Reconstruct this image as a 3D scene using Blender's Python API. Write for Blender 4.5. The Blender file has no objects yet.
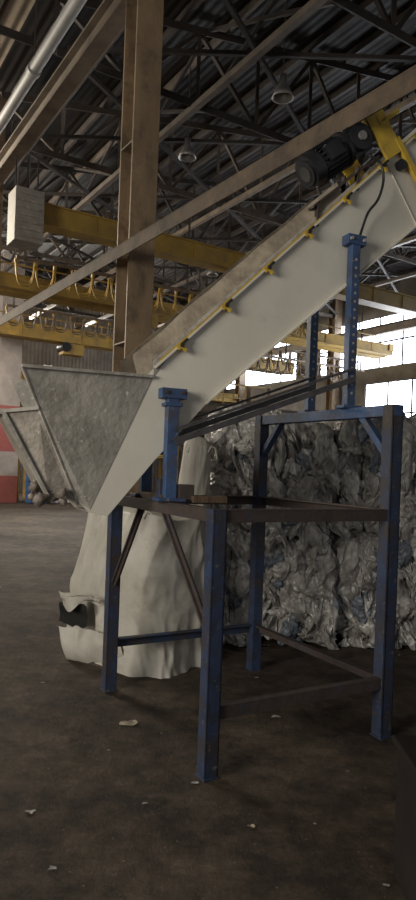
import bpy, bmesh, math, random
from mathutils import Vector, Matrix, noise
random.seed(7)
V = Vector
Z = V((0,0,1))
scene = bpy.context.scene
scene.view_settings.view_transform = 'Standard'
scene.view_settings.exposure = 0.05

# ------------------------------------------------------------ materials
def mk(name, c1, c2=None, scale=3.0, rough=0.6, metal=0.0, bump=0.0, bscale=None, stops=(.35,.65), c3=None, stretch=(1,1,1), spec=0.5, grime=None, gscale=1.3, gstops=(.5,.7), speck=None, crumple=0, cstr=.8):
    m = bpy.data.materials.new(name); m.use_nodes = True
    nt = m.node_tree; N = nt.nodes; L = nt.links
    b = N['Principled BSDF']
    b.inputs['Roughness'].default_value = rough
    b.inputs['Metallic'].default_value = metal
    b.inputs['Specular IOR Level'].default_value = spec
    tc = N.new('ShaderNodeTexCoord'); mp = N.new('ShaderNodeMapping')
    mp.inputs['Scale'].default_value = stretch
    L.new(tc.outputs['Object'], mp.inputs['Vector'])
    if c2 is None: c2 = tuple(x*0.75 for x in c1)
    n = N.new('ShaderNodeTexNoise'); n.inputs['Scale'].default_value = scale
    n.inputs['Detail'].default_value = 8; n.inputs['Roughness'].default_value = 0.65
    L.new(mp.outputs[0], n.inputs['Vector'])
    r = N.new('ShaderNodeValToRGB')
    r.color_ramp.elements[0].position = stops[0]; r.color_ramp.elements[0].color = (*c1,1)
    r.color_ramp.elements[1].position = stops[1]; r.color_ramp.elements[1].color = (*c2,1)
    if c3 is not None:
        e = r.color_ramp.elements.new(min(.98, stops[1]+.12)); e.color = (*c3,1)
    L.new(n.outputs['Fac'], r.inputs[0]); out=r.outputs[0]
    def over(out,col,scl,st,det=10):
        g=N.new('ShaderNodeTexNoise'); g.inputs['Scale'].default_value=scl; g.inputs['Detail'].default_value=det; g.inputs['Roughness'].default_value=.75
        L.new(tc.outputs['Object'],g.inputs['Vector'])
        gr=N.new('ShaderNodeMapRange'); gr.inputs['From Min'].default_value=st[0]; gr.inputs['From Max'].default_value=st[1]
        L.new(g.outputs['Fac'],gr.inputs['Value'])
        mx=N.new('ShaderNodeMix'); mx.data_type='RGBA'; L.new(gr.outputs[0],mx.inputs[0]); L.new(out,mx.inputs[6]); mx.inputs[7].default_value=(*col,1)
        return mx.outputs[2]
    if grime is not None: out=over(out,grime,gscale,gstops)
    if speck is not None: out=over(out,speck,26,(.63,.68),3)
    L.new(out, b.inputs['Base Color'])
    if bump > 0:
        n2 = N.new('ShaderNodeTexNoise'); n2.inputs['Scale'].default_value = bscale or scale*4
        n2.inputs['Detail'].default_value = 6
        L.new(mp.outputs[0], n2.inputs['Vector'])
        bp = N.new('ShaderNodeBump'); bp.inputs['Strength'].default_value = bump
        bp.inputs['Distance'].default_value = 0.02
        L.new(n2.outputs['Fac'], bp.inputs['Height']); last=bp
        if crumple:
            d=N.new('ShaderNodeTexNoise'); d.inputs['Scale'].default_value=5; L.new(mp.outputs[0],d.inputs['Vector'])
            ad=N.new('ShaderNodeVectorMath'); ad.operation='MULTIPLY_ADD'; L.new(d.outputs['Color'],ad.inputs[0]); ad.inputs[1].default_value=(.25,.25,.25); L.new(mp.outputs[0],ad.inputs[2])
            vo=N.new('ShaderNodeTexVoronoi'); vo.inputs['Scale'].default_value=crumple; L.new(ad.outputs[0],vo.inputs['Vector'])
            b2=N.new('ShaderNodeBump'); b2.inputs['Strength'].default_value=cstr; b2.inputs['Distance'].default_value=.05
            L.new(vo.outputs['Distance'],b2.inputs['Height']); L.new(bp.outputs[0],b2.inputs['Normal']); last=b2
        L.new(last.outputs[0], b.inputs['Normal'])
    return m

def emis(name, col, s):
    m = bpy.data.materials.new(name); m.use_nodes = True
    nt = m.node_tree
    b = nt.nodes['Principled BSDF']
    b.inputs['Base Color'].default_value = (.8,.8,.8,1)
    b.inputs['Emission Color'].default_value = (*col,1)
    n = nt.nodes.new('ShaderNodeTexNoise'); n.inputs['Scale'].default_value = .8
    mr = nt.nodes.new('ShaderNodeMapRange'); mr.inputs['To Min'].default_value = s*.4; mr.inputs['To Max'].default_value = s*1.5
    nt.links.new(n.outputs['Fac'], mr.inputs['Value']); nt.links.new(mr.outputs[0], b.inputs['Emission Strength'])
    return m

M_white = mk('painted_white_steel', (.68,.65,.57), (.61,.575,.49), 2.2, .34, 0, .08, 9, (.4,.68), spec=.5, grime=(.32,.27,.19), gscale=2.6, gstops=(.62,.86))
M_hop   = mk('scuffed_grey_steel', (.43,.405,.36), (.32,.30,.265), 5, .65, 0, .3, 30, (.38,.6), c3=(.54,.51,.46), grime=(.20,.18,.15), gscale=5, gstops=(.50,.75), speck=(.62,.59,.54))
M_dirty = mk('dirty_steel', (.22,.195,.16), (.42,.38,.33), 9, .5, .1, .3, 40, speck=(.5,.47,.42))
M_board = mk('dusty_side_board', (.40,.34,.255), (.24,.20,.15), 6, .75, 0, .2, 25, (.4,.62), grime=(.14,.11,.08), gscale=5, gstops=(.55,.7))
M_yel   = mk('yellow_paint', (.62,.42,.045), (.46,.31,.05), 8, .5, grime=(.2,.13,.05), gscale=8, gstops=(.58,.75))
M_black = mk('black_motor_paint', (.014,.015,.018), (.03,.031,.036), 12, .4, .2)
M_rubber= mk('rubber_belt', (.02,.02,.02), (.05,.045,.04), 8, .8)
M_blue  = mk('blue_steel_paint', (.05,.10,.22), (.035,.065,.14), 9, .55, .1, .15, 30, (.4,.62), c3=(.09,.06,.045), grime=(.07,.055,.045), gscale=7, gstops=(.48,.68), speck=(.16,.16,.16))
M_blue2 = mk('shaded_blue_steel_paint', (.028,.050,.11), (.026,.032,.055), 9, .6, .1, .15, 30, (.4,.6), c3=(.08,.055,.04), grime=(.050,.038,.032), gscale=5, gstops=(.46,.64), speck=(.12,.11,.10))  # the blue paint darkened: lower-frame shade put into the colour, plus grime
M_rust  = mk('rusty_steel', (.075,.052,.045), (.045,.036,.034), 14, .7, .1, .2, 40, c3=(.13,.085,.06), grime=(.04,.055,.09), gscale=4, gstops=(.56,.66))
M_rail  = mk('grey_rail_steel', (.10,.095,.10), (.055,.05,.055), 14, .55, .3, .2, 40, c3=(.13,.085,.06))
M_wood  = mk('old_wood', (.12,.075,.04), (.07,.045,.028), 10, .85, 0, .3, 30, stretch=(1,6,1))
M_steelt= mk('tan_column_paint', (.27,.19,.115), (.17,.12,.075), 3.5, .6, 0, .1, 20, (.4,.62), c3=(.075,.05,.035), stretch=(1,1,.35), grime=(.07,.05,.035), gscale=2, gstops=(.5,.7))
M_truss = mk('dark_truss_steel', (.060,.048,.042), (.030,.025,.023), 2, .7)
M_truss2= mk('pale_truss_steel', (.15,.12,.095), (.07,.056,.046), 2, .7)  # paler variant of the truss colour, used on some members
M_beam  = mk('dusty_beam_paint', (.22,.17,.12), (.12,.09,.067), 3, .6, 0, .1, 20)
M_girt  = mk('brown_girt_steel', (.14,.103,.072), (.08,.06,.044), 4, .75, 0, .1, 20, grime=(.045,.035,.027), gscale=3, spec=.2)
M_crane = mk('crane_yellow', (.44,.275,.05), (.29,.19,.05), 2, .6, grime=(.13,.095,.055), gscale=1.5, gstops=(.5,.75))
M_pipe  = mk('pipe_white', (.40,.39,.38), (.28,.275,.26), 3, .5)
M_vent  = mk('ventilation_paint', (.36,.33,.29), (.24,.22,.19), 3, .6)
M_pink  = mk('column_white_paint', (.42,.37,.34), (.30,.26,.24), 2, .7)
M_red   = mk('column_red_paint', (.36,.10,.09), (.26,.09,.08), 3, .7)
M_film  = mk('baled_plastic_film', (.085,.08,.078), (.36,.34,.315), 5.5, .28, 0, .8, 22, (.32,.56), c3=(.64,.62,.58), stretch=(1,1,.55), crumple=9, spec=.8)
M_film2 = mk('clear_plastic_film', (.52,.50,.465), (.26,.25,.235), 7, .22, 0, .7, 30, crumple=14, spec=.9, stretch=(1,1,.5))
M_film3 = mk('bluish_plastic_film', (.20,.23,.28), (.12,.13,.15), 8, .3, 0, .6, 25, crumple=14)
M_wire  = mk('baling_wire', (.05,.045,.04), None, 5, .5, .7)
M_sack  = mk('woven_sack', (.52,.495,.44), (.42,.395,.34), 3.2, .6, 0, .25, 14, (.38,.62), c3=(.33,.29,.23), grime=(.22,.185,.14), gscale=2.4, gstops=(.54,.8))
M_dark  = mk('painted_opening_shade', (.008,.008,.008), (.015,.014,.013), 5, .9)  # near-black colour for the painted shade in the bag opening
M_bin   = mk('dark_grey_bin', (.026,.021,.019), (.018,.015,.014), 5, .8, 0, .2, 30, spec=.1)
M_bluep = mk('blue_plastic', (.05,.14,.34), (.04,.10,.24), 5, .5)
M_win   = emis('window_daylight', (.82,.89,1.0), 9.0)
M_lampg = mk('lamp_reflector', (.34,.33,.32), (.20,.19,.18), 5, .4, .4)
M_scrap = mk('litter_plastic', (.42,.42,.40), (.24,.24,.22), 12, .5)
M_debris= mk('wet_debris', (.14,.10,.075), (.26,.23,.20), 12, .6, 0, .5, 50)

def floor_mat():
    m = bpy.data.materials.new('concrete_floor'); m.use_nodes=True
    nt=m.node_tree; N=nt.nodes; L=nt.links; b=N['Principled BSDF']
    tc=N.new('ShaderNodeTexCoord')
    def nz(s,d=10,ro=.7):
        a=N.new('ShaderNodeTexNoise'); a.inputs['Scale'].default_value=s; a.inputs['Detail'].default_value=d; a.inputs['Roughness'].default_value=ro
        L.new(tc.outputs['Object'],a.inputs['Vector']); return a
    a=nz(.75); c=nz(6,10,.8); e=nz(2.2,8,.7); s=nz(38,3,.6)
    r=N.new('ShaderNodeValToRGB'); r.color_ramp.elements[0].position=.36; r.color_ramp.elements[0].color=(.034,.025,.019,1)
    r.color_ramp.elements[1].position=.62; r.color_ramp.elements[1].color=(.115,.089,.068,1)
    r2=N.new('ShaderNodeValToRGB'); r2.color_ramp.elements[0].position=.35; r2.color_ramp.elements[0].color=(.42,.42,.42,1)
    r2.color_ramp.elements[1].position=.70; r2.color_ramp.elements[1].color=(1.4,1.36,1.3,1)
    mx=N.new('ShaderNodeMix'); mx.data_type='RGBA'; mx.blend_type='MULTIPLY'; mx.inputs[0].default_value=1
    L.new(a.outputs['Fac'],r.inputs[0]); L.new(c.outputs['Fac'],r2.inputs[0])
    L.new(r.outputs[0],mx.inputs[6]); L.new(r2.outputs[0],mx.inputs[7])
    def over(out,n,f,t,col):
        mr=N.new('ShaderNodeMapRange'); mr.inputs['From Min'].default_value=f; mr.inputs['From Max'].default_value=t
        L.new(n.outputs['Fac'],mr.inputs['Value'])
        k=N.new('ShaderNodeMix'); k.data_type='RGBA'; L.new(mr.outputs[0],k.inputs[0]); L.new(out,k.inputs[6]); k.inputs[7].default_value=(*col,1); return k.outputs[2]
    o=over(mx.outputs[2],e,.55,.65,(.024,.018,.015)); o=over(o,s,.68,.72,(.22,.185,.15))
    L.new(o,b.inputs['Base Color'])
    b.inputs['Roughness'].default_value=.7; b.inputs['Specular IOR Level'].default_value=.25
    bp=N.new('ShaderNodeBump'); bp.inputs['Strength'].default_value=.7; bp.inputs['Distance'].default_value=.035
    L.new(c.outputs['Fac'],bp.inputs['Height']); L.new(bp.outputs[0],b.inputs['Normal'])
    return m
def corr_mat(name,c1,c2,vec_dir=0,st=.5):
    m = mk(name,c1,c2,1.5,.7,spec=.2)
    nt=m.node_tree; N=nt.nodes; L=nt.links; b=N['Principled BSDF']
    tc=N.new('ShaderNodeTexCoord'); mp=N.new('ShaderNodeMapping'); mp.inputs['Rotation'].default_value=(0,0,vec_dir)
    w=N.new('ShaderNodeTexWave'); w.inputs['Scale'].default_value=1.6; w.wave_profile='SIN'
    L.new(tc.outputs['Object'],mp.inputs[0]); L.new(mp.outputs[0],w.inputs['Vector'])
    bp=N.new('ShaderNodeBump'); bp.inputs['Strength'].default_value=st; bp.inputs['Distance'].default_value=.05
    L.new(w.outputs['Fac'],bp.inputs['Height']); L.new(bp.outputs[0],b.inputs['Normal'])
    return m
M_floor=floor_mat()
ang=math.atan2(.536,.844)
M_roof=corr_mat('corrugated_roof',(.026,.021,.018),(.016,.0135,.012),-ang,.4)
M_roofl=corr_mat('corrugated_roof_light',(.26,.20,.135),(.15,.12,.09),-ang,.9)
M_wall=corr_mat('corrugated_wall',(.24,.215,.185),(.15,.135,.12),-ang)

# ------------------------------------------------------------ mesh builder
class MB:
    def __init__(s): s.v=[]; s.f=[]; s.m=[]; s.mats=[]; s.sm=[]
    def add(s,vs,fs,mat,smooth=False):
        if mat not in s.mats: s.mats.append(mat)
        k=s.mats.index(mat); o=len(s.v)
        s.v+= [tuple(p) for p in vs]
        for f in fs: s.f.append([o+i for i in f]); s.m.append(k); s.sm.append(smooth)
    def obox(s,c,a,b,d,mat):
        c=V(c); vs=[]
        for i in (-1,1):
            for j in (-1,1):
                for k in (-1,1): vs.append(c+a*i+b*j+d*k)
        s.add(vs,[(0,1,3,2),(4,6,7,5),(0,4,5,1),(2,3,7,6),(0,2,6,4),(1,5,7,3)],mat)
    def box(s,c,size,mat,ax=None):
        ax=ax or (V((1,0,0)),V((0,1,0)),Z)
        s.obox(c,ax[0]*size[0]/2,ax[1]*size[1]/2,ax[2]*size[2]/2,mat)
    def bar(s,p,q,w,h,mat,up=Z):
        p=V(p);q=V(q);d=(q-p); l=d.length; d.normalize()
        sd=d.cross(up)
        if sd.length<1e-4: sd=d.cross(V((1,0,0)))
        sd.normalize(); u=sd.cross(d).normalized()
        s.obox((p+q)/2,d*l/2,sd*w/2,u*h/2,mat)
    def frame(s,p,q,up):
        p=V(p);q=V(q);d=(q-p).normalized(); sd=d.cross(up)
        if sd.length<1e-4: sd=d.cross(V((1,0,0)))
        sd.normalize(); return p,q,d,sd,sd.cross(d).normalized()
    def hbeam(s,p,q,w,h,t,mat,up=Z):
        p,q,d,sd,u=s.frame(p,q,up); l=(q-p).length; c=(p+q)/2
        s.obox(c,d*l/2,sd*t/2,u*(h/2-t),mat)
        for k in (-1,1): s.obox(c+u*k*(h/2-t/2),d*l/2,sd*w/2,u*t/2,mat)
    def lbar(s,p,q,w,h,t,mat,up=Z,sg=1):
        p,q,d,sd,u=s.frame(p,q,up); l=(q-p).length; c=(p+q)/2
        s.obox(c+u*(h/2-t/2),d*l/2,sd*w/2,u*t/2,mat)
        s.obox(c+sd*sg*(w/2-t/2)-u*t/2,d*l/2,sd*t/2,u*(h/2-t/2),mat)
    def prism(s,pts,off,mat):
        pts=[V(p) for p in pts]; off=V(off); n=len(pts)
        vs=pts+[p+off for p in pts]
        fs=[tuple(range(n)),tuple(range(2*n-1,n-1,-1))]+[(i,(i+1)%n,n+(i+1)%n,n+i) for i in range(n)]
        s.add(vs,fs,mat)
    def cyl(s,p,q,r1,mat,r2=None,n=20,cap=True):
        r2=r1 if r2 is None else r2
        p,q,d,a,b=s.frame(p,q,Z)
        vs=[];
        for c,r in ((p,r1),(q,r2)):
            for i in range(n):
                t=2*math.pi*i/n; vs.append(c+a*math.cos(t)*r+b*math.sin(t)*r)
        s.add(vs,[(i,(i+1)%n,n+(i+1)%n,n+i) for i in range(n)],mat,True)
        if cap: s.add(vs,[tuple(range(n)),tuple(range(2*n-1,n-1,-1))],mat)
    def tube(s,pts,r,mat,n=8):
        pts=[V(p) for p in pts]
        vs=[];k=len(pts)
        for i,p in enumerate(pts):
            d=(pts[min(i+1,k-1)]-pts[max(i-1,0)]).normalized()
            a=d.cross(V((.13,.31,.94))).normalized(); b=d.cross(a)
            for j in range(n):
                t=2*math.pi*j/n; vs.append(p+a*math.cos(t)*r+b*math.sin(t)*r)
        fs=[]
        for i in range(k-1):
            for j in range(n): fs.append((i*n+j,i*n+(j+1)%n,(i+1)*n+(j+1)%n,(i+1)*n+j))
        fs+= [tuple(range(n)),tuple(range(k*n-1,(k-1)*n-1,-1))]
        s.add(vs,fs,mat,True)
    def grid(s,fn,nu,nv,mat,smooth=True):
        vs=[fn(i/nu,j/nv) for i in range(nu+1) for j in range(nv+1)]
        fs=[(i*(nv+1)+j,(i+1)*(nv+1)+j,(i+1)*(nv+1)+j+1,i*(nv+1)+j+1) for i in range(nu) for j in range(nv)]
        s.add(vs,fs,mat,smooth)
    def build(s,name,parent=None,bevel=0,recalc=True,solid=0):
        me=bpy.data.meshes.new(name); me.from_pydata(s.v,[],s.f)
        for m in s.mats: me.materials.append(m)
        me.polygons.foreach_set('material_index',s.m)
        me.polygons.foreach_set('use_smooth',s.sm)
        if recalc:
            bm=bmesh.new(); bm.from_mesh(me); bmesh.ops.recalc_face_normals(bm,faces=bm.faces); bm.to_mesh(me); bm.free()
        o=bpy.data.objects.new(name,me); scene.collection.objects.link(o)
        if parent: o.parent=parent
        if bevel:
            b=o.modifiers.new('b','BEVEL'); b.width=bevel; b.segments=2; b.limit_method='ANGLE'
        if solid:
            b=o.modifiers.new('s','SOLIDIFY'); b.thickness=solid
        return o
def empty(name):
    e=bpy.data.objects.new(name,None); scene.collection.objects.link(e); return e

B1=V((-.536,.844,0)); B2=V((.844,.536,0))
def W(p,q,z=0): return B2*p+B1*q+Z*z

# ------------------------------------------------------------ room shell
mb=MB(); mb.prism([W(-16,-12,-.1),W(20.2,-12,-.1),W(20.2,32.2,-.1),W(-16,32.2,-.1)],(0,0,.1),M_floor); mb.build('floor')
P=[-13.6,-5.2,3.2,11.6,20]; Hh=[9.2,10.7,9.2,10.7,9.2]
def roofz(p):
    for i in range(4):
        if P[i]<=p<=P[i+1]:
            return Hh[i]+(Hh[i+1]-Hh[i])*(p-P[i])/(P[i+1]-P[i])
    return 9.2
mb=MB()
for i in range(4):
    a,b=P[i],P[i+1]
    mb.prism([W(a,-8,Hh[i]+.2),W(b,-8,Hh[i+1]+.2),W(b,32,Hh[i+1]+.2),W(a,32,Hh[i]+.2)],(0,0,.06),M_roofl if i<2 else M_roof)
mb.build('ceiling')
mb=MB(); mb.prism([W(-14,32,0),W(20.1,32,0),W(20.1,32,9.5),W(11.6,32,10.95),W(3.2,32,9.5),W(-5.2,32,10.95),W(-14,32,9.5)],B1*.15,M_wall)
mb.build('wall_back')
mb=MB()
ops=[(14.6,19.5,2.7,5.3),(15.2,22.4,5.9,8.0),(24,30,5.9,8.0),(8,14.0,5.9,8.0)]  # last opening is out of view, a glowing window added for its light
qs=sorted({-8,32}|{o[0] for o in ops}|{o[1] for o in ops})
for i in range(len(qs)-1):
    a,b=qs[i],qs[i+1]; mid=(a+b)/2
    gaps=sorted([(o[2],o[3]) for o in ops if o[0]<mid<o[1]])
    z=0
    for g in gaps+[(9.4,9.4)]:
        if g[0]>z: mb.prism([W(20,a,z),W(20,b,z),W(20,b,g[0]),W(20,a,g[0])],B2*.15,M_wall)
        z=g[1]
mb.build('wall_right')
for i,o in enumerate(ops):
    mb=MB()
    mb.prism([W(20.1,o[0],o[2]),W(20.1,o[1],o[2]),W(20.1,o[1],o[3]),W(20.1,o[0],o[3])],B2*.02,M_win)
    n=max(2,int((o[1]-o[0])/1.2))
    for k in range(n+1):
        q=o[0]+(o[1]-o[0])*k/n; mb.bar(W(20.05,q,o[2]),W(20.05,q,o[3]),.06,.06,M_truss)
    for k in range(3):
        z=o[2]+(o[3]-o[2])*k/2; mb.bar(W(20.05,o[0],z),W(20.05,o[1],z),.06,.06,M_truss)
    mb.build('window_%d'%(i+1))
mb=MB()
for z0,z1 in ((0,5.5),(8,9.4)):
    mb.prism([W(-13.8,-8,z0),W(-13.8,32,z0),W(-13.8,32,z1),W(-13.8,-8,z1)],-B2*.15,M_wall)
mb.build('wall_left')

for qi,q in enumerate([0,3.5,7,10.5,14,17.5,21,24.5,28]):
    for (pa,pb) in ((3.4,19.8),(-13.4,3.0)):
        mb=MB(); n=12; mt=M_truss2 if qi in (4,6) else M_truss
        for k in range(n):
            p0=pa+(pb-pa)*k/n; p1=pa+(pb-pa)*(k+1)/n
            mb.lbar(W(p0,q,8.3),W(p1,q,8.3),.16,.14,.02,mt)
            mb.lbar(W(p0,q,roofz(p0)-.02),W(p1,q,roofz(p1)-.02),.14,.14,.02,mt)
            mb.bar(W(p0,q,8.3),W(p0,q,roofz(p0)),.07,.07,mt)
            mb.bar(W(p0,q,8.3),W(p1,q,roofz(p1)),.07,.07,mt) if k%2 else mb.bar(W(p0,q,roofz(p0)),W(p1,q,8.3),.07,.07,mt)
        mb.build('roof_truss')
mb=MB()
for k in range(34):
    p=-13.3+k*1.0
    mb.bar(W(p,-8,roofz(p)+.12),W(p,32,roofz(p)+.12),.07,.16,M_truss2 if k%5==0 else M_truss)
mb.build('roof_purlins')
mb=MB()
for q in [0,3.5,7,10.5,14,17.5,21,24.5]:
    for p in (3.6,9,14.4):
        mb.bar(W(p,q,8.38),W(p+5.4,q+3.5,8.38),.07,.07,M_truss)
        mb.bar(W(p+5.4,q,8.46),W(p,q+3.5,8.46),.07,.07,M_truss)
        mb.bar(W(p+2.7,q,8.3),W(p+2.7,q+3.5,9.8),.06,.06,M_truss); mb.bar(W(p+2.7,q,9.8),W(p+2.7,q+3.5,8.3),.06,.06,M_truss)
for p in (6,9,11.6,14.4,17):
    mb.bar(W(p,0,8.2),W(p,31.9,8.2),.11,.11,M_beam if p in(9,14.4) else M_truss2)
mb.build('roof_bracing')

def column(name,p,q,h=9.2,w=.36,mat=M_steelt):
    mb=MB()
    mb.hbeam(W(p,q,0.02),W(p,q,h),w,w*1.05,.03,mat,up=B1)
    mb.box(W(p,q,.01),(w*1.5,w*1.5,.03),mat,(B2,B1,Z))
    for z in (3.0,5.3): mb.box(W(p,q,z),(w*1.0,w*.98,.02),mat,(B2,B1,Z))
    return mb.build(name,bevel=.004)
column('steel_column',3.3,6.96,9.1,.33)
column('steel_column',3.3,14,9.1,.36)
column('steel_column',3.3,21,9.1,.36)
for q in (7,14,21,28): column('steel_column',19.6,q,9.1,.40)
mb=MB()
c=W(6.64,24.7,0)
for z0,z1,m in ((0,1.0,M_red),(1.0,1.9,M_pink),(1.9,3.6,M_red),(3.6,9.2,M_pink)):
    mb.box((c.x,c.y,(z0+z1)/2),(.78,.75,z1-z0),m,(B2,B1,Z))
mb.build('painted_pillar')

mb=MB(); mb.hbeam(W(3.2,-6,7.25),W(3.2,31.8,7.25),.22,.34,.03,M_beam)
mb.bar(W(3.2,-6,7.47),W(3.2,31.8,7.47),.06,.08,M_rust); mb.build('crane_runway_beam')
mb=MB(); mb.hbeam(W(19.3,-6,7.25),W(19.3,31.8,7.25),.22,.34,.03,M_beam); mb.build('crane_runway_beam')
mb=MB()
mb.lbar(W(3.15,-.2,3.96),W(2.58,31.8,3.96),.13,.15,.014,M_girt,sg=-1)
mb.build('girt_beam',bevel=.003)
mb=MB(); mb.tube([W(2.62,q,7.0) for q in range(-4,32,2)],.085,M_pipe,14)
for q in range(-3,31,3): mb.bar(W(2.62,q,7.05),W(2.62,q,roofz(2.62)+.05),.02,.02,M_truss); mb.cyl(W(2.62,q-.05,7.0),W(2.62,q+.05,7.0),.1,M_pipe)
mb.build('overhead_pipe')
mb=MB()
for p,z in ((2.0,7.7),(1.3,7.9),(3.9,8.05)):
    mb.tube([W(p,q,z) for q in range(-4,32,3)],.035,M_pipe if p==1.3 else M_rust,8)
    for q in range(-3,31,6): mb.bar(W(p,q,z),W(p,q,roofz(p)+.1),.015,.015,M_truss)
mb.build('conduit_pipes')

def crane(name,q,z,h,mat,rail=True,p0=3.25,p1=19.3,tr=1.1):
    mb=MB()
    mb.obox(W((p0+p1)/2,q,z),B2*(p1-p0)/2,B1*.16,Z*h/2,mat)
    mb.obox(W((p0+p1)/2,q,z+h/2),B2*(p1-p0)/2,B1*.20,Z*.015,mat)
    mb.obox(W((p0+p1)/2,q,z-h/2),B2*(p1-p0)/2,B1*.20,Z*.015,mat)
    n=14
    for k in range(n+1):
        p=p0+(p1-p0)*k/n; mb.obox(W(p,q,z),B2*.01,B1*.18,Z*h/2,mat)
        if rail: mb.bar(W(p,q+.7,z-.2),W(p,q+.7,z+.7),.035,.035,mat)
    if rail:
        for dz in (.3,.7): mb.bar(W(p0,q+.7,z+dz),W(p1,q+.7,z+dz),.035,.035,mat)
        mb.bar(W(p0,q+.45,z-.2),W(p1,q+.45,z-.2),.55,.04,mat)
    for p in (p0+.1,p1-.1): mb.obox(W(p,q+tr*.5,z+.1),B2*.12,B1*tr*.7,Z*.13,mat)
    mb.obox(W(p0+5.4,q,z-h/2-.25),B2*.4,B1*.25,Z*.2,mat)
    mb.cyl(W(p0+5.1,q-.3,z-h/2-.2),W(p0+5.1,q+.3,z-h/2-.2),.18,M_black)
    return mb.build(name)
crane('bridge_crane',12.3,6.27,.38,M_crane,rail=False,p0=3.78,tr=.8)
crane('bridge_crane',17.6,6.35,.34,M_crane)
crane('bridge_crane',23.5,6.3,.5,M_crane)
crane('bridge_crane',28,5.2,.4,M_crane,rail=False)
def festoon(q,z,p0,p1,drop,mat,step=.42):
    mb=MB(); mb.bar(W(p0,q,z+.05),W(p1,q,z+.05),.05,.07,M_beam)
    p=p0
    while p<p1-step:
        for dq,dd in ((0,1),(.05,.85)):
            pts=[]
            for k in range(11):
                t=k/10; pts.append(W(p+step*(.5+.5*math.sin((t-.5)*math.pi)*(.7+.3*abs(t-.5)*2)),q+dq,z-drop*dd*(1-(2*t-1)**4)))
            mb.tube(pts,.02,mat,6)
        mb.box(W(p,q,z-.03),(.06,.06,.08),M_crane,(B2,B1,Z))
        p+=step*random.uniform(.95,1.3)
    for p in (p0+.2,(p0+p1)/2,p1-.2): mb.bar(W(p,q,z),W(p,q,8.3),.05,.05,M_truss)
    return mb.build('festoon_cable')
festoon(14.2,5.95,3.9,12.5,.55,M_crane)
festoon(19,6.0,5,19,.5,M_beam)
festoon(18.6,5.6,11,19,.5,M_beam)

mb=MB(); c=W(3.40,11.85,5.98)
mb.box(c,(.52,.5,.95),M_vent,(B2,B1,Z))
for k in range(7): mb.box(c+Z*(-.38+k*.125)-B1*.26,(.45,.03,.05),M_dirty,(B2,B1,Z))
for s in (-.2,.2): mb.bar(c+B2*s+Z*.4,c+B2*s+Z*1.2,.03,.03,M_truss)
mb.build('ventilation_unit',bevel=.01)

for X,Y,zz in ((1.05,11.2,8.0),(-.67,13.5,8.0),(-.1,21.7,8.0),(3.2,17,8.0),(4.6,12.4,8.0)):
    mb=MB(); c=V((X,Y,zz))
    p=c.dot(B2)
    mb.tube([c+Z*.38,c+Z*.8,V((X,Y,roofz(p)+.1))],.012,M_truss2)
    prof=[(.02,.42),(.06,.40),(.065,.26),(.09,.22),(.15,.10),(.19,0),(.175,0),(.13,.1),(.06,.2)]
    def fn(u,v,prof=prof,c=c):
        i=min(len(prof)-1,int(round(v*(len(prof)-1)))); r,h=prof[i]
        return c+V((math.cos(u*2*math.pi)*r,math.sin(u*2*math.pi)*r,h))
    mb.grid(fn,24,len(prof)-1,M_lampg)
    mb.build('pendant_lamp')

def rack(name,p,q,w,d,h,levels,mat,fill):
    mb=MB()
    for i in (0,1):
        for j in (0,1): mb.bar(W(p+w*i,q+d*j,0),W(p+w*i,q+d*j,h),.12,.12,mat)
    for k in range(1,levels+1):
        z=h*k/levels-.1
        for j in (0,1): mb.bar(W(p,q+d*j,z),W(p+w,q+d*j,z),.08,.16,mat)
        for i in (0,1): mb.bar(W(p+w*i,q,z),W(p+w*i,q+d,z),.08,.12,mat)
        mb.obox(W(p+w/2,q+d/2,z+.05),B2*w/2,B1*d/2,Z*.03,M_beam)
        if k<levels or fill:
            x=p+.5
            while x<p+w-.5:
                hh=random.uniform(.4,h/levels*.75)
                wd=random.uniform(.2,.45)
                o=W(x,q+d/2,z+.08); mt=random.choice([M_film2,M_sack,M_bluep,M_board,M_film,M_crane])
                sd=random.uniform(0,40)
                def fb(u,v):
                    t=u*2*math.pi; f=v*math.pi; e=.5
                    cx=math.copysign(abs(math.cos(t))**e,math.cos(t)); cy=math.copysign(abs(math.sin(t))**e,math.sin(t)); sf=math.sin(f)**.4; cf=math.copysign(abs(math.cos(f))**.6,math.cos(f))
                    k=1+.15*noise.noise(V((cx*1.5,cy*1.5,cf*1.5+sd)))
                    return o+B2*wd*cx*sf*k+B1*d*.35*cy*sf*k+Z*(hh/2+hh/2*cf*k)
                mb.grid(fb,16,10,mt)
                x+=random.uniform(.8,1.2)
    mb.build(name,bevel=0)
rack('mezzanine_platform',8.3,26,6.5,1.6,4.2,2,M_crane,True)
rack('storage_rack',16.4,22.4,2.2,5,3.6,3,M_blue,True)
mb=MB()
for k in range(12):
    p=4+k*.95; mb.bar(W(p,25.6,4.15),W(p,25.6,5.2),.06,.06,M_crane)
for z in (4.65,5.2): mb.bar(W(4,25.6,z),W(14.5,25.6,z),.06,.06,M_crane)
for z in (4.1,):mb.bar(W(4,25.6,z),W(14.5,25.6,z),.1,.25,M_crane)
for p in (7.4,11,14.4): mb.bar(W(p,25.6,0),W(p,25.6,4.1),.12,.12,M_crane)
for k in range(10): mb.bar(W(7.6+k*.12,25.4,k*.42),W(8.4+k*.12,25.4,k*.42),.25,.04,M_crane)
mb.build('walkway_railing')
mb=MB()
for p in (8.2,11,13.8):
    for q in (16,18): mb.bar(W(p,q,0),W(p,q,4.4 if q==18 else 3.4),.12,.12,M_beam)
for q in (16,18):
    mb.bar(W(8.2,q,3.3),W(13.8,q,3.3),.12,.22,M_beam)
mb.obox(W(11,17,3.45),B2*2.85,B1*1.05,Z*.03,M_truss2)
for z in (3.95,4.4): mb.bar(W(8.2,18,z),W(13.8,18,z),.05,.05,M_crane)
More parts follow.
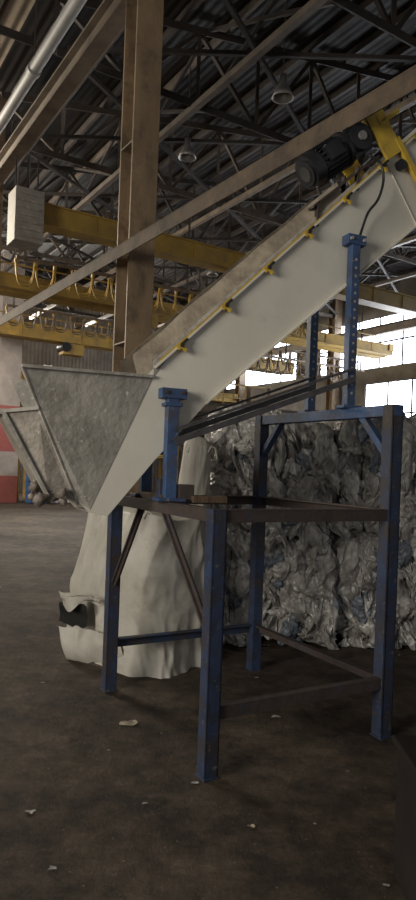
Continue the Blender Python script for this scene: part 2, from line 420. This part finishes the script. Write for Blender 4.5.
for k in range(7): mb.bar(W(8.2+k*.93,18,3.4),W(8.2+k*.93,18,4.4),.04,.04,M_crane)
for a,b in ((8.2,11),(11,13.8)): mb.bar(W(a,16,3.2),W(b,16,.3),.06,.06,M_truss2)
mb.build('service_platform')
def pixcrate(name,p,q,w,h,mat):
    mb=MB(); n=3
    for k in range(n):
        z=h*k/n
        mb.box(W(p,q,z+h/n/2),(w,w*.8,h/n*.9),mat,(B2,B1,Z))
        mb.box(W(p,q,z+h/n*.9),(w*1.06,w*.86,h/n*.12),mat,(B2,B1,Z))
        for j in range(4): mb.box(W(p-w*.4+j*w*.27,q-w*.41,z+h/n/2),(.03,.03,h/n*.8),mat,(B2,B1,Z))
    mb.build(name,bevel=.01)
pixcrate('plastic_crate_stack',7.65,24.0,.65,1.25,M_bluep)
pixcrate('plastic_crate_stack',8.65,24.3,.8,.8,M_film2)
pixcrate('plastic_crate_stack',7.3,29.5,1.0,2.2,M_film3)

# ------------------------------------------------------------ plastic bales
def ridge(p): return 1-2*abs(noise.noise(p))
def bale(cx,cy,z0,w,d,h,rot,seed,name='plastic_film_bale',n=90,nt_=120):
    mb=MB(); R=Matrix.Rotation(rot,3,'Z'); c=V((cx,cy,z0+h/2)); so=V((seed*7.3,seed*3.1,seed*5.7))
    rnd=random.Random(seed)
    def pt(q):
        q=V(q)
        dn=V((q.x**5,q.y**5,q.z**5)).normalized()
        p=V((q.x*w/2,q.y*d/2,q.z*h/2))
        r=1-.05*(abs(q.x*q.y)**4+abs(q.y*q.z)**4+abs(q.x*q.z)**4)
        p*=r
        s=p+so
        wv=V((noise.noise(s*3),noise.noise(s*3+V((9,0,0))),noise.noise(s*3+V((0,9,0)))))*.25
        s2=s+wv
        dd=.15*noise.noise(s*1.7)+.060*ridge(V((s2.x*4,s2.y*4,s2.z*2.6)))+.030*ridge(V((s2.x*9,s2.y*9,s2.z*5)))+.012*ridge(s2*20)-.035
        for sx in (-.6,-.2,.2,.6):
            dd-=.03*math.exp(-((q.x-sx+.06*noise.noise(V((q.z*2,sx,seed))))/.05)**2)
        if q.z<-.97 and z0<.1: dd=min(dd,0)
        p=p+dn*dd
        if z0<.1: p.z=max(p.z,-h/2)
        return c+R@p
    for ax in range(3):
        for sg in (-1,1):
            if ax==2 and sg==-1: continue
            if ax==1 and sg==1: nn=20
            else: nn=n
            def fn(u,v,ax=ax,sg=sg):
                a=2*u-1;b=2*v-1
                q=[0,0,0]; q[ax]=sg; q[(ax+1)%3]=a; q[(ax+2)%3]=b
                return pt(q)
            mb.grid(fn,nn,nn,M_film)
    for k in range(nt_):
        face=rnd.random()
        a=rnd.uniform(-.98,.98); b=rnd.uniform(-.9,1.0)
        if face<.68: q=(a,-1,b); nrm=V((0,-1,0)); t2=V((1,0,0))
        elif face<.82: q=(-1,a,b); nrm=V((-1,0,0)); t2=V((0,1,0))
        else: q=(a,-.93,.99); nrm=V((0,-.7,.7)); t2=V((1,0,0))
        o=pt(q)+R@nrm*.008
        wd=rnd.uniform(.025,.12); ln=rnd.uniform(.08,.34); ph=rnd.uniform(0,50); sk=rnd.uniform(-.7,.7)
        t1=V((0,0,-1))
        mt=rnd.choice([M_film2,M_film2,M_film,M_film3 if rnd.random()<.4 else M_film2])
        def fn2(u,v):
            prof_=math.sin(math.pi*min(1,.12+v*.88))**.6*(1+.5*noise.noise(V((u*3,v*5,ph))))
            aa=(u-.5)*2*wd*prof_+sk*v*ln; bb=v*ln*(1+.35*noise.noise(V((u*4,ph,1))))
            hg=.030*ridge(V((u*3.1+ph,v*2.5,ph)))+.03*math.sin(math.pi*v)-.04*abs(u-.5)*2
            r=o+R@(t2*aa+t1*bb+nrm*hg); r.z=max(r.z,.005); return r
        mb.grid(fn2,10,12,mt)
    for sx in (-.6,.2):
        pts=[pt((sx,-1,t)) + R@V((0,-.012,0)) for t in [ -.98+1.96*i/24 for i in range(25)]]
        mb.tube(pts,.004,M_wire,5)
    return mb.build(name,recalc=False)
bale(.58,6.42,0,1.14,1.05,1.05,.0,1)
bale(.60,6.40,1.04,1.14,1.0,1.04,-.03,2)
bale(1.80,6.48,0,1.18,1.05,1.08,-.02,3)
bale(1.76,6.46,1.06,1.16,1.0,1.04,.03,4)
bale(3.02,6.75,0,1.16,1.05,1.05,.04,5,n=60)
bale(3.00,6.78,1.04,1.14,1.0,1.06,.0,6,n=60)
bale(.75,8.1,0,1.12,1.05,1.04,.1,7,n=30,nt_=0)
bale(.80,8.1,1.04,1.12,1.05,1.04,.0,8,n=40,nt_=20)
bale(2.10,8.2,1.04,1.12,1.05,1.04,.0,9,n=40,nt_=20)
bale(2.10,8.2,0,1.12,1.05,1.04,.0,10,n=20,nt_=0)

# ------------------------------------------------------------ bulk bags (draped woven sacks)
def sack(cx,cy,rot,a,b,h,seed,lean=(0,0),taper=.3,mat=M_sack,fold=1,nf=7,ex=.75):
    mb=MB(); R=Matrix.Rotation(rot,3,'Z'); so=V((seed*3.7,seed*9.1,0))
    def fn(u,v):
        t=u*2*math.pi; ct,st=math.cos(t),math.sin(t); e=ex
        x=a*math.copysign(abs(ct)**e,ct); y=b*math.copysign(abs(st)**e,st)
        k=0
        if v<.85:
            k0=v/.85; z=h*k0; s=1-taper*(k0**1.1)+.05*math.exp(-k0*8)
        else:
            k=(v-.85)/.15; z=h*(1+.04*math.sin(k*3)); s=(1-taper)*(1-k)
        zz0=min(1,z/h)
        q=V((x,y,z*.5))+so
        wp=V((noise.noise(q*1.3),noise.noise(q*1.3+V((7,0,0))),noise.noise(q*1.3+V((0,7,0)))))*.4
        q2=q+wp
        f=.14*noise.noise(V((ct*1.3,st*1.3,z*.8))+so)
        # long steep pleats (sharp crests, broad faces) + long diagonal tension creases
        f+=fold*.13*(1-.35*zz0)*(ridge(V((q2.x*3.4+z*.5,q2.y*3.4,z*.35)))-.5)
        f+=fold*.055*(ridge(V((q2.x*5.5-z*1.6,q2.y*5.5+z*.9,z*.7+4)))-.5)
        f+=fold*.018*(ridge(V((q2.x*14,q2.y*14,z*2.5+2)))-.5)
        s2=s*(1+f*(1-k))
        zz=z+(.20*noise.noise(V((x*s*1.8,y*s*1.8,3))+so) if v>.5 else 0)*min(1,(v-.5)*3)
        p=R@V((x*s2+lean[0]*z,y*s2+lean[1]*z,0))
        return V((cx+p.x,cy+p.y,max(0.0,zz)))
    mb.grid(fn,260,100,mat)
    for k in range(4):
        t=math.pi/4+k*math.pi/2
        p=fn(t/(2*math.pi),.82); mb.tube([p,p+V((.02,0,.06)),p+V((.06,.02,.05)),p+V((.08,.02,-.05))],.010,mat)
    return mb,fn
mb,fn=sack(-.62,5.74,.62,.45,.80,1.20,3,lean=(.05,-.02),taper=.20)
px,py,pz=-1.06,5.42,.36
mb.grid(lambda u,v:V((px+(u-.5)*.26, py-.10-(u-.5)*.16+.03*math.sin(v*5), pz+(v-.5)*.22*(1-.5*abs(u-.5)+.3*noise.noise(V((u*4,0,2)))))),10,8,M_dark)  # dark sheet standing in for the shade inside the bag's mouth
mb.grid(lambda u,v:V((px-.12+u*.34+.05*v, py-.12-u*.16-.04*math.sin(u*3)-.04*v*math.sin(u*8), pz+.19-.09*v*(1+math.sin(u*5+1)*.5)+.04*noise.noise(V((u*3,v*4,1))))),22,10,M_sack)
mb.grid(lambda u,v:V((px-.10+u*.52+.08*v, py-.12-u*.24-.05*math.sin(v*3)-.04*ridge(V((u*3+v,v*.8,4))), max(.004,pz-.09-.27*v*(1+.15*noise.noise(V((u*3,0,0))))+.04*noise.noise(V((u*3,v*1,2)))))),34,16,M_sack)
mb.build('bulk_bag',recalc=False)
mb,fn=sack(-.18,5.62,.20,.19,.20,1.80,8,lean=(.045,.0),taper=.42,nf=5)
mb.build('bulk_bag',recalc=False)

# ------------------------------------------------------------ steel support frame (blue stand)
E1=V((.8695,.4939,0)); E2=V((-.4939,.8695,0))
A=V((.055,3.36,0)); C_=A+E1*1.22; Bp=A+E2*1.41; D=Bp+E1*1.22
fr=empty('steel_support_frame')
AX=(E1,E2,Z)
mb=MB()
def post(p,z0,z1,mat,w=.082,s1=1,s2=1):
    t=.012
    mb.box(p-E2*s2*(w/2-t/2)+Z*(z0+z1)/2,(w,t,z1-z0),mat,AX)
    mb.box(p-E1*s1*(w/2-t/2)+Z*(z0+z1)/2,(t,w,z1-z0),mat,AX)
    mb.box(p+E1*s1*(w/2-t/2)+Z*(z0+z1)/2,(t,w,z1-z0),mat,AX)
    mb.box(p+Z*(z0+z1)/2,(w-.02,t,z1-z0),mat,AX)
    mb.box(p+Z*(z0+.005),(w+.012,w+.012,.010),mat,AX)
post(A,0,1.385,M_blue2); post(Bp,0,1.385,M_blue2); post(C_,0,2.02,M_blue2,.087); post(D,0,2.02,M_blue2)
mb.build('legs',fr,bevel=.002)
mb=MB()
zt=1.35
h=.07
mb.lbar(A+E1*.045+Z*zt,C_-E1*.045+Z*zt,.06,h,.01,M_rust,sg=1)
mb.lbar(A+E2*.045+Z*zt,Bp-E2*.045+Z*zt,.06,h,.01,M_rust,sg=-1)
mb.lbar(Bp+E1*.045+Z*zt,D-E1*.045+Z*zt,.06,h,.01,M_rust,sg=-1)
mb.lbar(C_+E2*.045+Z*zt,D-E2*.045+Z*zt,.06,h,.01,M_rust,sg=1)
mb.lbar(A+E1*.045+Z*.33,C_-E1*.045+Z*.33,.05,.07,.01,M_rust,sg=1)
mb.lbar(Bp+E1*.045+Z*.33,D-E1*.045+Z*.33,.05,.07,.01,M_blue2,sg=-1)
mb.lbar(C_+E2*.045+Z*.33,D-E2*.045+Z*.33,.05,.06,.01,M_rust,sg=1)
mb.bar(A+E2*.62+Z*1.33,A+E2*.03+Z*.72,.012,.06,M_rust,up=E2); mb.bar(A+E2*.62+Z*1.33,A+E2*.03+Z*.72,.05,.012,M_rust,up=E2)
mb.bar(A+E2*.95+Z*1.33,Bp-E2*.03+Z*.76,.012,.06,M_rust,up=E2); mb.bar(A+E2*.95+Z*1.33,Bp-E2*.03+Z*.76,.05,.012,M_rust,up=E2)
mb.build('rails_and_braces',fr,bevel=.002)
mb=MB()
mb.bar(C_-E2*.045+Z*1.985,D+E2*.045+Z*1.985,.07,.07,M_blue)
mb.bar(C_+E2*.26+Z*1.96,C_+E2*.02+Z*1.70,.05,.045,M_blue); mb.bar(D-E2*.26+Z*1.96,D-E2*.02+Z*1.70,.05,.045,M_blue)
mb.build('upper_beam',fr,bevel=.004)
dC=V((.925,.380,0)); nC=V((-.380,.925,0)); CX=(dC,nC,Z)
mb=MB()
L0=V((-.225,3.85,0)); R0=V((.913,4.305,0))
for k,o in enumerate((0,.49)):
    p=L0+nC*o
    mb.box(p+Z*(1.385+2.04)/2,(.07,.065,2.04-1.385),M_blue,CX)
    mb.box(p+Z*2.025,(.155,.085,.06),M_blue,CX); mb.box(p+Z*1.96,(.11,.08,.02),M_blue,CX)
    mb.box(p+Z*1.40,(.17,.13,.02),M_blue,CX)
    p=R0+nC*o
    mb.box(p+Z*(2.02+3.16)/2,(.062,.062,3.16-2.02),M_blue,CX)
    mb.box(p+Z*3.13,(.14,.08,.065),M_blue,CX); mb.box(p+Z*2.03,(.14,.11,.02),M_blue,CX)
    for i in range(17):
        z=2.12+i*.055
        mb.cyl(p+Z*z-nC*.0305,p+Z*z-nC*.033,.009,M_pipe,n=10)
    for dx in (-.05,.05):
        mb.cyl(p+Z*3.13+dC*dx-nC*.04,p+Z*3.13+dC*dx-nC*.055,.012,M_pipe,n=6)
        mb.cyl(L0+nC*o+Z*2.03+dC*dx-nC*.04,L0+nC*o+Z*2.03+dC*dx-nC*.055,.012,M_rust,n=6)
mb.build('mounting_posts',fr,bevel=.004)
mb=MB()
for o in (0,.49):
    mb.lbar(L0+nC*(o-.05)+Z*1.74,R0+nC*(o-.05)+Z*2.21,.035,.035,.006,M_rail,sg=1)
    mb.lbar(L0+nC*(o-.05)+Z*1.81,R0+nC*(o-.05)+Z*2.28,.03,.016,.006,M_rail,sg=1)
mb.build('inclined_tie_rails',fr)
mb=MB()
mb.box(L0+dC*.10+Z*1.44+nC*.02,(.10,.10,.10),M_rust,CX)
mb.box(L0+dC*.02+Z*1.405+nC*.25,(.14,.50,.04),M_wood,CX)
mb.box(L0+dC*.24+Z*1.405-nC*.02,(.22,.10,.04),M_wood,CX)
mb.box(L0-dC*.03+Z*1.46+nC*.06,(.05,.08,.12),M_blue2,CX)
mb.build('packing_blocks',fr,bevel=.004)

# ------------------------------------------------------------ conveyor
cv=empty('inclined_belt_conveyor'); WD=.40
def CP(s,z,o=0): return V((-.2,3.90,0))+dC*s+nC*o+Z*z
U=lambda s:2.32+.975*s
Lo=lambda s:1.975+.88*(s-.18)
SE=2.15
prof=[(-.59,1.40),(-.513,1.318),(-.396,1.296),(-.1246,1.63),(.18,1.975),(SE,Lo(SE)),(SE+.06,U(SE)-.25),(SE-.1,U(SE-.1)),(-.156,U(-.156))]
mb=MB()
mb.prism([CP(s,z,0) for s,z in prof],nC*.006,M_white)
mb.prism([CP(s,z,WD) for s,z in prof],nC*.006,M_white)
for a,b in ((1,2),(2,3),(3,4),(4,5)):
    p,q=prof[a],prof[b]
    mb.prism([CP(*p,0.006),CP(*q,0.006),CP(*q,WD),CP(*p,WD)],Z*.006,M_white)
mb.bar(CP(.18,1.985,-.012),CP(SE,Lo(SE)+.01,-.012),.025,.012,M_white)
mb.bar(CP(-.15,U(-.15)+.0,-.01),CP(SE-.1,U(SE-.1),-.01),.035,.014,M_white)
for s in (1.45,):
    mb.bar(CP(s,U(s)-.01,-.001),CP(s+.27,Lo(s+.27)+.02,-.001),.005,.02,M_white,up=nC)
mb.build('trough_sides',cv,bevel=.002)
mb=MB()
mb.prism([CP(-.45,1.52,.02),CP(-.45,1.52,WD-.02),CP(SE-.1,U(SE-.1)-.22,WD-.02),CP(SE-.1,U(SE-.1)-.22,.02)],Z*.02,M_rubber)
for k in range(9):
    s=-.2+k*.27; z=1.52+(U(SE-.1)-.22-1.52)*(s+.45)/(SE-.1+.45)
    mb.box(CP(s,z+.05,WD/2),(.012,WD-.06,.08),M_rubber,CX)
mb.build('cleated_belt',cv)
mb=MB()
def boards(o,inw):
    n=46
    def hh(s): return .155+.012*noise.noise(V((s*6,o*5,0)))-.03*max(0,(s-.3))
    vs=[];
    for i in range(n+1):
        s=-.24+(1.12+.24)*i/n
        vs+= [CP(s,U(s)+.0,o),CP(s-.03,U(s)+hh(s),o+inw+.012*noise.noise(V((s*5,1,2))))]
    vs2=[v+nC*.010 for v in vs]
    m=len(vs); fs=[]
    for i in range(n):
        a=2*i; fs+= [(a,a+2,a+3,a+1),(m+a,m+a+1,m+a+3,m+a+2),(a+1,a+3,m+a+3,m+a+1),(a,m+a,m+a+2,a+2)]
    mb.add(vs+vs2,fs,M_board)
boards(0.0,.05); boards(WD-.01,-.05)
mb.prism([CP(-.15,U(-.15)+.02,-.004),CP(1.3,U(1.3)+.02,-.004),CP(1.3,U(1.3)+.05,-.002),CP(-.15,U(-.15)+.05,.004)],nC*.004,M_hop)
for k in range(7):
    s0=-.1+k*.17; ph=k*4.1
    mb.grid(lambda u,v:CP(s0+u*.17,U(s0+u*.17)+.135-.03*max(0,s0-.3)+.025*v+.012*noise.noise(V((u*4+ph,v*3,0))),.05+.12*v),8,4,M_board)
mb.build('side_boards',cv,recalc=False)
mb=MB()
mb.bar(CP(-.12,U(-.12)+.012,-.018),CP(SE-.2,U(SE-.2)+.012,-.018),.012,.016,M_yel)
for k in range(8):
    s=.0+k*.28
    z=U(s)
    d=(dC+Z*.975).normalized(); u=(Z-dC*.975).normalized()
    mb.obox(CP(s,z,-.026),d*.028,nC*.012,u*.016,M_yel)
    mb.obox(CP(s,z,-.036)-u*.022,d*.010,nC*.008,u*.026,M_yel)
    mb.cyl(CP(s,z,-.03)-u*.005,CP(s,z,-.055)-u*.005,.012,M_black,n=8)
    mb.obox(CP(s+.02,z+.02,-.034),d*.03,nC*.006,u*.008,M_black)
mb.build('edge_clips',cv)
b1=CP(-.58,1.385,0); b2=CP(-.50,1.33,-.002)
T2=CP(-.156,2.12,-.004); T1=V((-1.007,3.446,2.10))
mb=MB()
th=nC*.008
def both(pts,mat,mirror=True):
    mb.prism(pts,th,mat)
    if mirror:
        c=CP(0,0,WD/2); out=[]
        for p in pts:
            dd=(V(p)-c).dot(nC); out.append(V(p)-nC*2*dd)
        mb.prism(out,-th,mat)
both([T1,T2,b2,b1],M_hop)
both([T2,CP(-.02,U(-.02),-.004),CP(-.156,U(-.156)+.05,-.004)],M_hop)
mb.bar(T1-th*1.2,T2-th*1.2,.02,.018,M_hop)
mb.bar(T1,b1,.014,.014,M_hop)
Mp=T1.lerp(b1,.30); Ea=V((-1.115,3.50,1.86)); Eb=V((-.88,3.60,1.40))
both([Ea,Mp,b1,Eb],M_dirty)
c=CP(0,0,WD/2)
mir=lambda p: V(p)-nC*2*((V(p)-c).dot(nC))
mb.prism([Ea,mir(Ea),mir(Eb),Eb],dC*.01,M_dirty)
mb.prism([Eb,mir(Eb),mir(b1),b1],Z*.01,M_dirty)
mb.bar(Ea,mir(Ea),.03,.03,M_hop); mb.bar(Ea-th*.6,Eb-th*.6,.022,.022,M_hop)
mb.bar(Ea-th,Mp-th,.014,.02,M_hop)
mb.build('feed_hopper',cv,bevel=.002)
mb=MB()
rr=random.Random(4)
for k in range(22):
    o=Eb+dC*rr.uniform(-.07,.10)+nC*rr.uniform(-.04,.25)+Z*rr.uniform(-.03,.06); r=rr.uniform(.015,.036); sd=V((k*3.3,0,0))
    def fb(u,v):
        t=u*2*math.pi; f=v*math.pi; d=V((math.cos(t)*math.sin(f),math.sin(t)*math.sin(f),math.cos(f)))
        return o+d*r*(1+.7*noise.noise(d*2+sd))
    mb.grid(fb,10,7,M_debris)
mb.build('clinging_debris',cv,recalc=False)
mb=MB()
d=(dC+Z*.80).normalized(); u=(Z-dC*.80).normalized()
m0=CP(.92,3.60,.07); m1=CP(1.12,3.76,.07)
mb.cyl(m0,m1,.098,M_black,n=28)
for k in range(20):
    t=2*math.pi*k/20; off=(u*math.cos(t)+nC*math.sin(t))*.104
    mb.bar(m0+off+d*.04,m1+off-d*.02,.007,.025,M_black,up=off.normalized())
mb.cyl(m0-d*.06,m0+d*.02,.108,M_black,r2=.115,n=28)
mb.cyl(m0-d*.075,m0-d*.06,.085,M_black,n=28)
mb.cyl(m0-d*.077,m0-d*.074,.05,M_rubber,n=20)
mb.cyl(m1,m1+d*.03,.12,M_black,n=28)
mb.obox((m0+m1)/2-nC*.11+u*.03,d*.06,nC*.03,u*.05,M_black)
g=m1+d*.11
mb.obox(g,d*.085,nC*.09,u*.10,M_black)
mb.cyl(g-nC*.09,g-nC*.13,.085,M_black,n=24); mb.cyl(g-nC*.13,g-nC*.145,.03,M_lampg,n=16)
mb.cyl(g+nC*.09,g+nC*.30,.03,M_lampg,n=16)
mb.build('drive_motor',cv,bevel=.004)
mb=MB()
for s in (.92,1.22):
    for o in (.0,.16): mb.bar(CP(s,U(s)-.02,o),CP(s,U(s)+.14,o),.04,.012,M_rust,up=dC)
mb.prism([CP(.88,U(.88)+.13,-.02),CP(1.38,U(1.38)+.08,-.02),CP(1.38,U(1.38)+.08,.28),CP(.88,U(.88)+.13,.28)],Z*.015,M_rust)
mb.build('motor_bracket',cv)
mb=MB()
for o in (-.03,WD):
    mb.obox(CP(1.40,3.90,o),d*.08,nC*.01,u*.16,M_yel)
    mb.obox(CP(1.44,4.02,o+.04),d*.09,nC*.05,u*.012,M_yel)
mb.obox(CP(1.44,4.03,WD/2),d*.09,nC*.24,u*.012,M_yel)
mb.obox(CP(1.33,3.99,WD/2),d*.01,nC*.24,u*.06,M_yel)
for o in (-.03,):
    mb.obox(CP(1.66,3.70,o),d*.022,nC*.015,u*.25,M_yel)
mb.cyl(CP(1.55,3.72,-.01),CP(1.55,3.72,-.05),.035,M_black,n=20)
mb.build('head_guard',cv,bevel=.003)
mb=MB()
pts=[CP(1.25,3.70,-.08),CP(1.33,3.66,-.10),CP(1.36,3.55,-.10),CP(1.33,3.42,-.09),CP(1.27,3.33,-.07),CP(1.24,3.22,-.05),CP(1.21,3.12,-.05)]
P2=[]
for i in range(len(pts)-1):
    for k in range(4):
        t=k/4; a=pts[max(i-1,0)];b=pts[i];c2=pts[i+1];e=pts[min(i+2,len(pts)-1)]
        P2.append(.5*((2*b)+(c2-a)*t+(2*a-5*b+4*c2-e)*t*t+(3*b-a-3*c2+e)*t**3))
P2.append(pts[-1]); mb.tube(P2,.009,M_black,8)
mb.build('power_cable',cv)

# ------------------------------------------------------------ bin bottom right & litter
mb=MB()
mb.box((1.13,2.36,.26),(.66,.5,.52),M_bin)
mb.box((1.13,2.36,.535),(.70,.54,.03),M_bin)
for x in (.83,1.13,1.43): mb.box((x,2.10,.26),(.04,.03,.5),M_bin)
mb.box((1.13,2.09,.42),(.5,.02,.05),M_bin)
mb.build('steel_bin',bevel=.01)
mb=MB(); rr=random.Random(11)
spots=[(-.43,4.0,.045),(-1.0,5.35,.04),(-2.6,8,.09),(-3.3,9,.09),(-.75,2.95,.02),(-1.4,8.5,.06),(.25,2.9,.015),(.5,4.2,.025),(-.55,2.55,.015)]
for i in range(90): spots.append((rr.uniform(-4.5,2.5),rr.uniform(2.2,13),rr.uniform(.005,.016)))
for k,(x,y,s) in enumerate(spots):
    def fl(u,v):
        a=(u-.5)*s*2;b=(v-.5)*s*1.4
        return V((x+a*(1+.3*math.sin(v*5+k)),y+b,.004+abs(noise.noise(V((a*30+k,b*30,k))))*s*.7))
    mb.grid(fl,5,5,M_scrap if k%3 else M_board)
mb.build('floor_litter',recalc=False)

# ------------------------------------------------------------ lights
def area(name,loc,tgt,sx,sy,power,col):
    l=bpy.data.lights.new(name,'AREA'); l.shape='RECTANGLE'; l.size=sx; l.size_y=sy; l.energy=power; l.color=col
    o=bpy.data.objects.new(name,l); scene.collection.objects.link(o); o.location=loc
    o.rotation_euler=(V(tgt)-V(loc)).to_track_quat('-Z','Y').to_euler(); return o
area('doorway_daylight',(-5.5,-2.0,3.0),(-.1,4.6,2.3),3.2,2.6,440,(1,.94,.83))
area('truss_fill_light',(-11,16,7),(2,19,4.0),8,2.5,1700,(1,.90,.74))  # added fill from the left for trusses and cranes; no such opening seen
area('window_daylight',W(19.5,16.3,4).to_tuple(),(1,8,1.5),2.2,2.2,560,(.88,.93,1))
area('far_fill_light',W(10,30,8.0).to_tuple(),W(9,20,3).to_tuple(),9,1.5,1100,(1,.94,.84))  # added fill that brightens the far hall; the roof has no skylight here
w=bpy.data.worlds.new('World'); scene.world=w; w.use_nodes=True
bg=w.node_tree.nodes['Background']; bg.inputs[0].default_value=(.95,.94,.95,1); bg.inputs[1].default_value=.25

# ------------------------------------------------------------ camera
cd=bpy.data.cameras.new('camera'); cam=bpy.data.objects.new('camera',cd); scene.collection.objects.link(cam)
cd.sensor_fit='VERTICAL'; cd.sensor_height=36; cd.lens=26; cd.shift_y=17/900; cd.clip_end=200
cam.matrix_world=Matrix.Translation((0,0,1.6))@Matrix.Rotation(math.pi/2,4,'X')@Matrix.Rotation(.037,4,'Z')
scene.camera=cam
